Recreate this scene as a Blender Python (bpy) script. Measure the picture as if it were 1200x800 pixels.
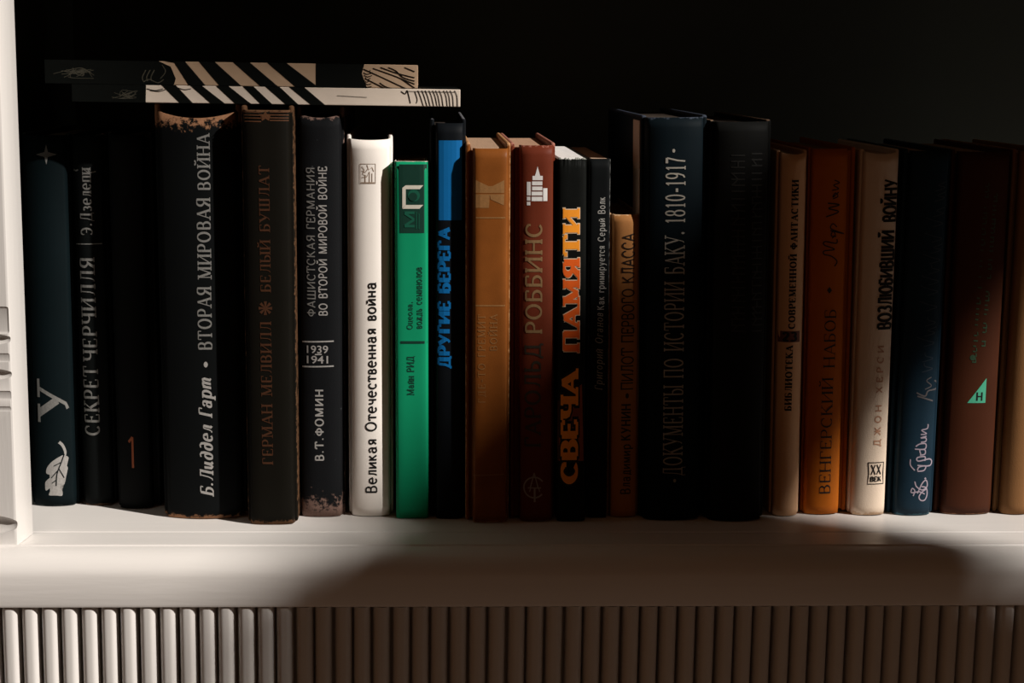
import bpy, bmesh, math, random
from mathutils import Vector, Matrix

for o in list(bpy.data.objects):
    bpy.data.objects.remove(o)
SC = bpy.context.scene
COL = SC.collection
random.seed(11)

# ------------------------------------------------------------------ camera
F = 1900.0                                   # focal length in pixels of the 1200x800 frame


def unit(v):
    return Vector(v).normalized()


_down = unit((430 - 600, 11600 - 400, F))    # vertical vanishing direction
_x = Vector((0 - 600, 713 - 400, F)).cross(Vector((600, 310, F))).cross(_down).normalized()
if _x.x < 0:
    _x = -_x
_z = -_down
_y = _z.cross(_x)


def ray(px, py):
    r = Vector(((px - 600) / F, (py - 400) / F, 1.0))
    return Vector((r.dot(_x), r.dot(_y), r.dot(_z)))


CAM = -ray(600, 608) * 0.892


def at_y(px, py, y):
    w = ray(px, py)
    return CAM + w * ((y - CAM.y) / w.y)


def at_z(px, py, z):
    w = ray(px, py)
    return CAM + w * ((z - CAM.z) / w.z)


cam_data = bpy.data.cameras.new('camera')
cam = bpy.data.objects.new('camera', cam_data)
COL.objects.link(cam)
cam_data.sensor_width = 36.0
cam_data.lens = F / 1200.0 * 36.0
cam_data.clip_start = 0.01
rot = Matrix(((_x.x, -_x.y, -_x.z), (_y.x, -_y.y, -_y.z), (_z.x, -_z.y, -_z.z)))
cam.matrix_world = Matrix.Translation(CAM) @ rot.to_4x4()
SC.camera = cam

# ------------------------------------------------------------------ light
SC.view_settings.view_transform = 'Standard'
SC.view_settings.look = 'None'
SC.view_settings.gamma = 1.0
SC.view_settings.exposure = 0.0
SC.view_settings.use_curve_mapping = False

SUN_DIR = unit((-1.0, 0.55, -0.75))          # late sun through the window on the right
sun_data = bpy.data.lights.new('sun', 'SUN')
sun_data.energy = 5.7
sun_data.angle = math.radians(1.25)
sun_data.color = (1.0, 0.945, 0.885)
sun = bpy.data.objects.new('sun', sun_data)
COL.objects.link(sun)
sun.rotation_euler = SUN_DIR.to_track_quat('-Z', 'Y').to_euler()
sun.location = (2.0, -2.0, 3.0)

world = bpy.data.worlds.new('dim room light')
SC.world = world
world.use_nodes = True
bg = world.node_tree.nodes['Background']
bg.inputs[0].default_value = (1.0, 0.46, 0.20, 1)
bg.inputs[1].default_value = 0.037


# ------------------------------------------------------------------ materials
def new_mat(name):
    m = bpy.data.materials.new(name)
    m.use_nodes = True
    nt = m.node_tree
    b = nt.nodes['Principled BSDF']
    return m, nt, b


def math_node(nt, op, a, b=None, clamp=False):
    n = nt.nodes.new('ShaderNodeMath')
    n.operation = op
    n.use_clamp = clamp
    for i, v in enumerate((a, b)):
        if v is None:
            continue
        if isinstance(v, (int, float)):
            n.inputs[i].default_value = v
        else:
            nt.links.new(v, n.inputs[i])
    return n.outputs[0]


def noise_node(nt, vec, scale, detail=4.0, rough=0.6):
    n = nt.nodes.new('ShaderNodeTexNoise')
    n.inputs['Scale'].default_value = scale
    n.inputs['Detail'].default_value = detail
    n.inputs['Roughness'].default_value = rough
    if vec is not None:
        nt.links.new(vec, n.inputs['Vector'])
    return n.outputs[0]


def mix_col(nt, fac, c1, c2):
    n = nt.nodes.new('ShaderNodeMix')
    n.data_type = 'RGBA'
    for v, i in ((fac, 0), (c1, 6), (c2, 7)):
        if isinstance(v, (tuple, list)):
            n.inputs[i].default_value = (*v[:3], 1)
        elif isinstance(v, (int, float)):
            n.inputs[i].default_value = v
        else:
            nt.links.new(v, n.inputs[i])
    return n.outputs[2]


def bump(nt, b, height, strength=0.2, dist=0.0005):
    n = nt.nodes.new('ShaderNodeBump')
    n.inputs['Strength'].default_value = strength
    n.inputs['Distance'].default_value = dist
    nt.links.new(height, n.inputs['Height'])
    nt.links.new(n.outputs[0], b.inputs['Normal'])


def scaled(nt, sx, sy, sz):
    tc = nt.nodes.new('ShaderNodeTexCoord')
    mp = nt.nodes.new('ShaderNodeMapping')
    mp.inputs['Scale'].default_value = (sx, sy, sz)
    nt.links.new(tc.outputs['Object'], mp.inputs[0])
    return mp.outputs[0], tc


def paint_mat(name, col, rough=0.4, stretch=(4, 60, 60), var=0.05):
    m, nt, b = new_mat(name)
    v, tc = scaled(nt, *stretch)
    n1 = noise_node(nt, v, 1.0, 5)
    dark = tuple(c * (1 - var) for c in col)
    light = tuple(min(1, c * (1 + var)) for c in col)
    nt.links.new(mix_col(nt, n1, dark, light), b.inputs['Base Color'])
    b.inputs['Roughness'].default_value = rough
    n2 = noise_node(nt, v, 3.0, 6)
    bump(nt, b, n2, 0.25, 0.0006)
    return m


def plain_mat(name, col, rough=0.6, spec=0.3, var=0.12, scale=300, metal=0.0):
    m, nt, b = new_mat(name)
    v, tc = scaled(nt, 1, 1, 1)
    n1 = noise_node(nt, v, scale, 3)
    nt.links.new(mix_col(nt, n1, tuple(c * (1 - var) for c in col), tuple(min(1, c * (1 + var)) for c in col)), b.inputs['Base Color'])
    b.inputs['Roughness'].default_value = rough
    b.inputs['Specular IOR Level'].default_value = spec
    b.inputs['Metallic'].default_value = metal
    return m


def cover_mat(name, col, h, w=0.03, rough=0.55, spec=0.25, wear=(0.0, 0.0, 0.0), wear_col=(0.2, 0.1, 0.05), weave=0.15, var=0.15, specks=0.0):
    """book cloth / coated paper: object z runs 0..h; wear = depth of rubbed band at top, bottom, side edges (metres)"""
    if max(col) <= 0.03:
        col = tuple(c * 0.42 for c in col)
    m, nt, b = new_mat(name)
    v, tc = scaled(nt, 1, 1, 1)
    sep = nt.nodes.new('ShaderNodeSeparateXYZ')
    nt.links.new(tc.outputs['Object'], sep.inputs[0])
    big = noise_node(nt, v, 60, 5)
    base = mix_col(nt, big, tuple(c * (1 - var) for c in col), tuple(min(1, c * (1 + var)) for c in col))
    masks = []
    wt, wb, ws = wear
    if wt > 0:
        masks.append(math_node(nt, 'DIVIDE', math_node(nt, 'SUBTRACT', sep.outputs[2], h - wt), wt, True))
    if wb > 0:
        masks.append(math_node(nt, 'DIVIDE', math_node(nt, 'SUBTRACT', wb, sep.outputs[2]), wb, True))
    if ws > 0:
        ax = math_node(nt, 'ABSOLUTE', sep.outputs[0])
        masks.append(math_node(nt, 'DIVIDE', math_node(nt, 'SUBTRACT', ax, w / 2 - ws), ws * 1.3, True))
    if masks:
        mm = masks[0]
        for k in masks[1:]:
            mm = math_node(nt, 'MAXIMUM', mm, k)
        nz = noise_node(nt, v, 330, 7, 0.7)
        t = math_node(nt, 'MULTIPLY', mm, 1.0)
        t = math_node(nt, 'ADD', t, math_node(nt, 'MULTIPLY', math_node(nt, 'SUBTRACT', nz, 0.5), 2.2))
        t = math_node(nt, 'MULTIPLY', math_node(nt, 'SUBTRACT', t, 0.55), 5.0, True)
        gate = math_node(nt, 'MULTIPLY', mm, 8.0, True)
        t = math_node(nt, 'MULTIPLY', t, gate)
        nz2 = noise_node(nt, v, 900, 4, 0.7)
        wc = mix_col(nt, nz2, tuple(c * 0.55 for c in wear_col), tuple(min(1, c * 1.35) for c in wear_col))
        base = mix_col(nt, t, base, wc)
    if specks > 0:
        sp = noise_node(nt, v, 420, 2, 0.5)
        t2 = math_node(nt, 'MULTIPLY', math_node(nt, 'SUBTRACT', sp, 1.0 - specks), 14.0, True)
        base = mix_col(nt, t2, base, tuple(min(1, c * 6 + 0.02) for c in col))
    nt.links.new(base, b.inputs['Base Color'])
    b.inputs['Roughness'].default_value = rough if max(col) > 0.03 else max(rough, 0.62)
    b.inputs['Specular IOR Level'].default_value = spec * 0.35 if max(col) > 0.03 else spec * 0.2
    if weave > 0:
        wv = noise_node(nt, v, 1800, 2, 0.5)
        bump(nt, b, wv, weave, 0.0003)
    return m


def page_mat(name, col):
    m, nt, b = new_mat(name)
    v, tc = scaled(nt, 5200, 20, 20)
    n1 = noise_node(nt, v, 1.0, 2)
    nt.links.new(mix_col(nt, n1, tuple(c * 0.72 for c in col), tuple(min(1, c * 1.15) for c in col)), b.inputs['Base Color'])
    b.inputs['Roughness'].default_value = 0.85
    b.inputs['Specular IOR Level'].default_value = 0.1
    bump(nt, b, n1, 0.4, 0.0003)
    return m


# ------------------------------------------------------------------ object helpers
def link(name, me, mat, parent=None, smooth=False):
    o = bpy.data.objects.new(name, me)
    COL.objects.link(o)
    if mat:
        me.materials.append(mat)
    if parent is not None:
        o.parent = parent
    if smooth:
        for p in me.polygons:
            p.use_smooth = True
    return o


def from_bm(name, bm, mat, parent=None, smooth=False):
    me = bpy.data.meshes.new(name)
    bmesh.ops.recalc_face_normals(bm, faces=bm.faces)
    bm.to_mesh(me)
    bm.free()
    return link(name, me, mat, parent, smooth)


def empty(name, loc, label, cat, group=None):
    o = bpy.data.objects.new(name, None)
    COL.objects.link(o)
    o.location = loc
    o.empty_display_size = 0.02
    o['label'] = label
    o['category'] = cat
    if group:
        o['group'] = group
    return o


def add_box(bm, x0, x1, y0, y1, z0, z1, bev=0.0, seg=2):
    vs = [bm.verts.new((x, y, z)) for x in (x0, x1) for y in (y0, y1) for z in (z0, z1)]
    idx = [(0, 1, 3, 2), (4, 6, 7, 5), (0, 4, 5, 1), (2, 3, 7, 6), (0, 2, 6, 4), (1, 5, 7, 3)]
    fs = [bm.faces.new([vs[i] for i in f]) for f in idx]
    if bev > 0:
        es = list({e for f in fs for e in f.edges})
        bmesh.ops.bevel(bm, geom=es, offset=bev, segments=seg, profile=0.5, affect='EDGES')


def prism_x(bm, prof, x0, x1):
    """closed (y,z) profile swept along x"""
    a = [bm.verts.new((x0, y, z)) for y, z in prof]
    b = [bm.verts.new((x1, y, z)) for y, z in prof]
    n = len(prof)
    for i in range(n):
        j = (i + 1) % n
        bm.faces.new((a[i], a[j], b[j], b[i]))
    bm.faces.new(a)
    bm.faces.new(list(reversed(b)))


def prism_z(bm, prof, z0, z1):
    """closed (x,y) profile swept along z"""
    a = [bm.verts.new((x, y, z0)) for x, y in prof]
    b = [bm.verts.new((x, y, z1)) for x, y in prof]
    n = len(prof)
    for i in range(n):
        j = (i + 1) % n
        bm.faces.new((a[i], a[j], b[j], b[i]))
    bm.faces.new(a)
    bm.faces.new(list(reversed(b)))


# ------------------------------------------------------------------ bookcase
FLOOR_Z = -0.62
Y_NOSE = -0.066
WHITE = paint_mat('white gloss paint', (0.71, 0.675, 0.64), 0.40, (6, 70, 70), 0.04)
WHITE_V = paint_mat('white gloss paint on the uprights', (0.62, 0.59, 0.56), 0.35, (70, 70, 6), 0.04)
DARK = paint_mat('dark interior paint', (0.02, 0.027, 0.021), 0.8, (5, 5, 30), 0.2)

case = empty('bookcase', (0, 0.07, FLOOR_Z), 'white painted bookcase with a rounded shelf edge and a reeded front below', 'bookcase')
off = Vector((0, -0.07, -FLOOR_Z))


def case_part(name, bm, mat, parent=None, smooth=False):
    bmesh.ops.translate(bm, verts=bm.verts, vec=off)
    return from_bm(name, bm, mat, parent or case, smooth)


XL, XR = -0.42, 1.25
Z_NB = at_y(600, 712, Y_NOSE).z              # underside of the shelf
bm = bmesh.new()
add_box(bm, XL, XR, -0.0245, 0.215, Z_NB, 0.0, 0.0005)
shelf = case_part('shelf_board', bm, WHITE)
bm = bmesh.new()
add_box(bm, XL, XR, -0.0485, -0.0250, Z_NB, 0.0, 0.0006)
case_part('shelf_front_board', bm, WHITE)
# rounded nosing
bm = bmesh.new()
prof = [(-0.0488, Z_NB), (-0.0488, 0.0004), (-0.0500, 0.0007)]
R1 = 0.0155
for i in range(0, 13):
    a = math.radians(90 + 90 * i / 12)
    prof.append((Y_NOSE + R1 + R1 * math.cos(a), -R1 * 0.78 + R1 * 0.78 * math.sin(a)))
prof += [(Y_NOSE, Z_NB + 0.002), (Y_NOSE + 0.0006, Z_NB + 0.0006), (Y_NOSE + 0.002, Z_NB)]
prism_x(bm, prof, XL, XR)
o = case_part('shelf_nosing', bm, WHITE, smooth=True)
m_ = o.modifiers.new('edge', 'EDGE_SPLIT')
m_.split_angle = math.radians(28)

# reeded front under the shelf
Y_CREST = Y_NOSE + 0.0016
bm = bmesh.new()
add_box(bm, XL, XR, Y_CREST + 0.0105, Y_CREST + 0.03, FLOOR_Z, Z_NB)
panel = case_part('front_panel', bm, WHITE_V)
xa = at_y(4, 800, Y_CREST + 0.004).x
xb = at_y(1184, 800, Y_CREST + 0.004).x
PITCH = (xb - xa) / 53.0
bm = bmesh.new()
for i in range(-14, 130):
    c = xa + (i + 0.5) * PITCH + random.uniform(-0.0002, 0.0002)
    hw = PITCH * 0.45
    if c - hw < XL or c + hw > XR:
        continue
    dy = random.uniform(-0.0002, 0.0003)
    pr = [(c - hw, Y_CREST + 0.0105)]
    for k in range(15):
        t = -1 + 2 * k / 14
        pr.append((c + hw * t, Y_CREST + dy + 0.0062 * (1 - (1 - abs(t) ** 3.4) ** 0.6)))
    pr.append((c + hw, Y_CREST + 0.0105))
    prism_z(bm, pr, FLOOR_Z + 0.004, Z_NB - 0.0002)
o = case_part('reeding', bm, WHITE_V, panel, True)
m_ = o.modifiers.new('edge', 'EDGE_SPLIT')
m_.split_angle = math.radians(50)

# interior
bm = bmesh.new()
add_box(bm, XL, XR, 0.215, 0.233, Z_NB, 0.6)
case_part('back_panel', bm, DARK)
bm = bmesh.new()
add_box(bm, -0.34, -0.276, -0.03, 0.2148, 0.0003, 0.47)
case_part('side_panel', bm, DARK)
bm = bmesh.new()
add_box(bm, XL, XR, -0.06, 0.2148, 0.4703, 0.50, 0.002)
case_part('upper_shelf', bm, DARK)

# carved pilaster on the left
PX1 = -0.2535                                # its edge towards the books
PF = -0.0500                                 # front face


def zpx(py):
    return at_y(8, py, PF).z


bm2 = bmesh.new()
prism_z(bm2, [(-0.345, PF), (-0.2568, PF), (-0.2560, PF + 0.0003), (-0.2556, PF + 0.0012), (-0.2530, -0.029), (-0.2532, -0.0285), (-0.345, -0.0285)], 0.0003, 0.55)
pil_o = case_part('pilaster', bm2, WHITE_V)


def cutter(px0, px1, py0, py1, depth, ell=True):
    """carved scoop into the pilaster's front face (world box given on the face)"""
    x0, x1 = px0, px1
    z1, z0 = zpx(py0), zpx(py1)
    bmc = bmesh.new()
    if ell:
        bmesh.ops.create_uvsphere(bmc, u_segments=48, v_segments=24, radius=1)
        bmesh.ops.scale(bmc, verts=bmc.verts, vec=((x1 - x0) / 2, depth, (z1 - z0) / 2))
        bmesh.ops.translate(bmc, verts=bmc.verts, vec=((x0 + x1) / 2, PF, (z0 + z1) / 2))
    else:
        add_box(bmc, x0, x1, PF - 0.01, PF + depth, z0, z1, 0.0018, 3)
    bmesh.ops.translate(bmc, verts=bmc.verts, vec=off)
    me = bpy.data.meshes.new('cut')
    bmesh.ops.recalc_face_normals(bmc, faces=bmc.faces)
    bmc.to_mesh(me)
    bmc.free()
    return me


def tip(px, py):
    return at_y(px, py, PF).x


cuts = [cutter(-0.300, tip(15.5, 400), 389, 406, 0.0030), cutter(-0.300, tip(16.5, 440), 430, 447, 0.0030),
        cutter(-0.300, tip(22.5, 616), 602, 627, 0.0036),
        cutter(-0.336, tip(12, 376), 358, 392, 0.0007, False), cutter(-0.336, tip(16, 463), 456, 470, 0.0004, False),
        cutter(-0.336, tip(16, 480), 474, 484, 0.0003, False), cutter(-0.336, tip(14, 420), 412, 426, 0.0004, False)]
tmp = []
for i, me in enumerate(cuts):
    co = bpy.data.objects.new('cutter', me)
    COL.objects.link(co)
    co.parent = case
    tmp.append(co)
    md = pil_o.modifiers.new('b%d' % i, 'BOOLEAN')
    md.operation = 'DIFFERENCE'
    md.solver = 'EXACT'
    md.use_self = True
    md.object = co
bpy.context.view_layer.update()
dg = bpy.context.evaluated_depsgraph_get()
me = bpy.data.meshes.new_from_object(pil_o.evaluated_get(dg))
pil_o.modifiers.clear()
pil_o.data = me
for co in tmp:
    bpy.data.objects.remove(co)
for p in me.polygons:
    p.use_smooth = True
m_ = pil_o.modifiers.new('edge', 'EDGE_SPLIT')
m_.split_angle = math.radians(35)

# ------------------------------------------------------------------ the room around it (outside the frame, but where it stands)
FLOOR = paint_mat('oak floor boards', (0.07, 0.035, 0.016), 0.5, (3, 40, 3), 0.3)
PLASTER = paint_mat('warm plaster', (0.45, 0.38, 0.31), 0.9, (8, 8, 8), 0.06)
bm = bmesh.new()
add_box(bm, -2.2, 1.9, -3.6, 0.30, FLOOR_Z - 0.05, FLOOR_Z)
o = from_bm('floor', bm, FLOOR)
o['kind'] = 'structure'
bm = bmesh.new()
add_box(bm, -2.2, 1.9, 0.236, 0.30, FLOOR_Z, 3.0)
o = from_bm('wall_back', bm, PLASTER)
o['kind'] = 'structure'
WX = 1.72
bm = bmesh.new()
wy0, wy1, wz0, wz1 = -2.2, 0.02, 0.1, 2.75
add_box(bm, WX, 1.9, -3.6, 0.236, FLOOR_Z, wz0)
add_box(bm, WX, 1.9, -3.6, 0.236, wz1, 3.0)
add_box(bm, WX, 1.9, -3.6, wy0, wz0, wz1)
add_box(bm, WX, 1.9, wy1, 0.236, wz0, wz1)
o = from_bm('wall_right', bm, PLASTER)
o['kind'] = 'structure'
bm = bmesh.new()
fr = 0.05
add_box(bm, WX + 0.06, WX + 0.12, wy0, wy1, wz0, wz0 + fr)
add_box(bm, WX + 0.06, WX + 0.12, wy0, wy1, wz1 - fr, wz1)
add_box(bm, WX + 0.06, WX + 0.12, wy0, wy0 + fr, wz0 + fr, wz1 - fr)
add_box(bm, WX + 0.06, WX + 0.12, wy1 - fr, wy1, wz0 + fr, wz1 - fr)
o = from_bm('window_1', bm, WHITE)
o['kind'] = 'structure'

# added unseen curtain at that window, its edge shaped to cast the sun patches
E1 = SUN_DIR.cross(Vector((0, 0, 1))).normalized()
E2 = E1.cross(SUN_DIR)
CX = 1.62
EDGE = [(-138, -600), (-137, 12), (-130, 33), (-109, 38), (-41, 39), (-29, 57), (-8, 74), (3, 95), (27, 92), (45, 106), (64, 118),
        (130, 165), (210, 185), (215, 215), (120, 240), (-10, 250), (-28, 242), (-40, 238), (-51, 249), (-66, 262), (-84, 277), (-96, 302), (-106, 330), (-124, 385), (-150, 620),
        (620, 620), (500, 180), (250, 30), (142, -25), (119, -43), (101, -56), (92, -67), (87, -85), (82, -113), (80, -128), (70, -146), (80, -157), (95, -174), (106, -600)]
EDGE = [(a * 0.001, b * 0.001) for a, b in EDGE]
pts = []
for a, b in EDGE:
    p = E1 * a + E2 * b
    t = (CX - p.x) / SUN_DIR.x
    q = p + SUN_DIR * t
    pts.append((q.y, q.z))


def inside(y, z):
    c = False
    n = len(pts)
    for i in range(n):
        y1, z1 = pts[i]
        y2, z2 = pts[(i + 1) % n]
        if (z1 > z) != (z2 > z) and y < (y2 - y1) * (z - z1) / (z2 - z1) + y1:
            c = not c
    return c


ymin, ymax = min(p[0] for p in pts), max(p[0] for p in pts)
zmin, zmax = max(FLOOR_Z + 0.02, min(p[1] for p in pts)), min(2.67, max(p[1] for p in pts))
ST = 0.009
ny, nz = int((ymax - ymin) / ST) + 2, int((zmax - zmin) / ST) + 2
bm = bmesh.new()
vmap = {}


def cv(i, j, k):
    key = (i, j, k)
    if key not in vmap:
        y, z = ymin + i * ST, zmin + j * ST
        fold = 0.014 * math.sin(y * 42 + 0.8 * math.sin(z * 3))
        vmap[key] = bm.verts.new((CX + fold + k * 0.003, y + fold * SUN_DIR.y / SUN_DIR.x, z + fold * SUN_DIR.z / SUN_DIR.x))
    return vmap[key]


cells = {(i, j) for i in range(ny) for j in range(nz) if inside(ymin + (i + .5) * ST, zmin + (j + .5) * ST)}
for i, j in cells:
    bm.faces.new((cv(i, j, 0), cv(i, j + 1, 0), cv(i + 1, j + 1, 0), cv(i + 1, j, 0)))
    bm.faces.new((cv(i, j, 1), cv(i + 1, j, 1), cv(i + 1, j + 1, 1), cv(i, j + 1, 1)))
    for (di, dj), (e0, e1) in {(-1, 0): ((0, 0), (0, 1)), (1, 0): ((1, 0), (1, 1)), (0, -1): ((0, 0), (1, 0)), (0, 1): ((0, 1), (1, 1))}.items():
        if (i + di, j + dj) not in cells:
            bm.faces.new((cv(i + e0[0], j + e0[1], 0), cv(i + e1[0], j + e1[1], 0), cv(i + e1[0], j + e1[1], 1), cv(i + e0[0], j + e0[1], 1)))
CLOTH = plain_mat('heavy brown curtain cloth', (0.09, 0.05, 0.03), 0.9, 0.1)
gobo_root = empty('gobo', (CX, (ymin + ymax) / 2, FLOOR_Z), 'added unseen curtain on a rod at the side window', 'gobo')
bmesh.ops.translate(bm, verts=bm.verts, vec=-gobo_root.location)
from_bm('gobo_sheet', bm, CLOTH, gobo_root, True)
bm = bmesh.new()
bmesh.ops.create_cone(bm, cap_ends=True, segments=24, radius1=0.014, radius2=0.014, depth=2.6, matrix=Matrix.Translation((CX + 0.002, -1.0, 2.68)) @ Matrix.Rotation(math.pi / 2, 4, 'X'))
for yy in (-2.2, 0.2):
    add_box(bm, CX, WX, yy - 0.01, yy + 0.01, 2.67, 2.69)
bmesh.ops.translate(bm, verts=bm.verts, vec=-gobo_root.location)
from_bm('gobo_rod', bm, plain_mat('dark metal rod', (0.03, 0.03, 0.03), 0.4), gobo_root)


# ------------------------------------------------------------------ lettering: stroke glyphs (cap height 1)
def V(x, a=0.0, b=1.0, w='k'):
    return ('l', [(x, a), (x, b)], w)


def H(y, a, b, w='t'):
    return ('l', [(a, y), (b, y)], w)


def D(*p, w='k'):
    return ('l', [(p[i], p[i + 1]) for i in range(0, len(p), 2)], w)


def A(cx, cy, rx, ry, a0, a1, n=18):
    return ('c', [(cx + rx * math.cos(math.radians(a0 + (a1 - a0) * i / n)), cy + ry * math.sin(math.radians(a0 + (a1 - a0) * i / n))) for i in range(n + 1)], 'm')


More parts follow.
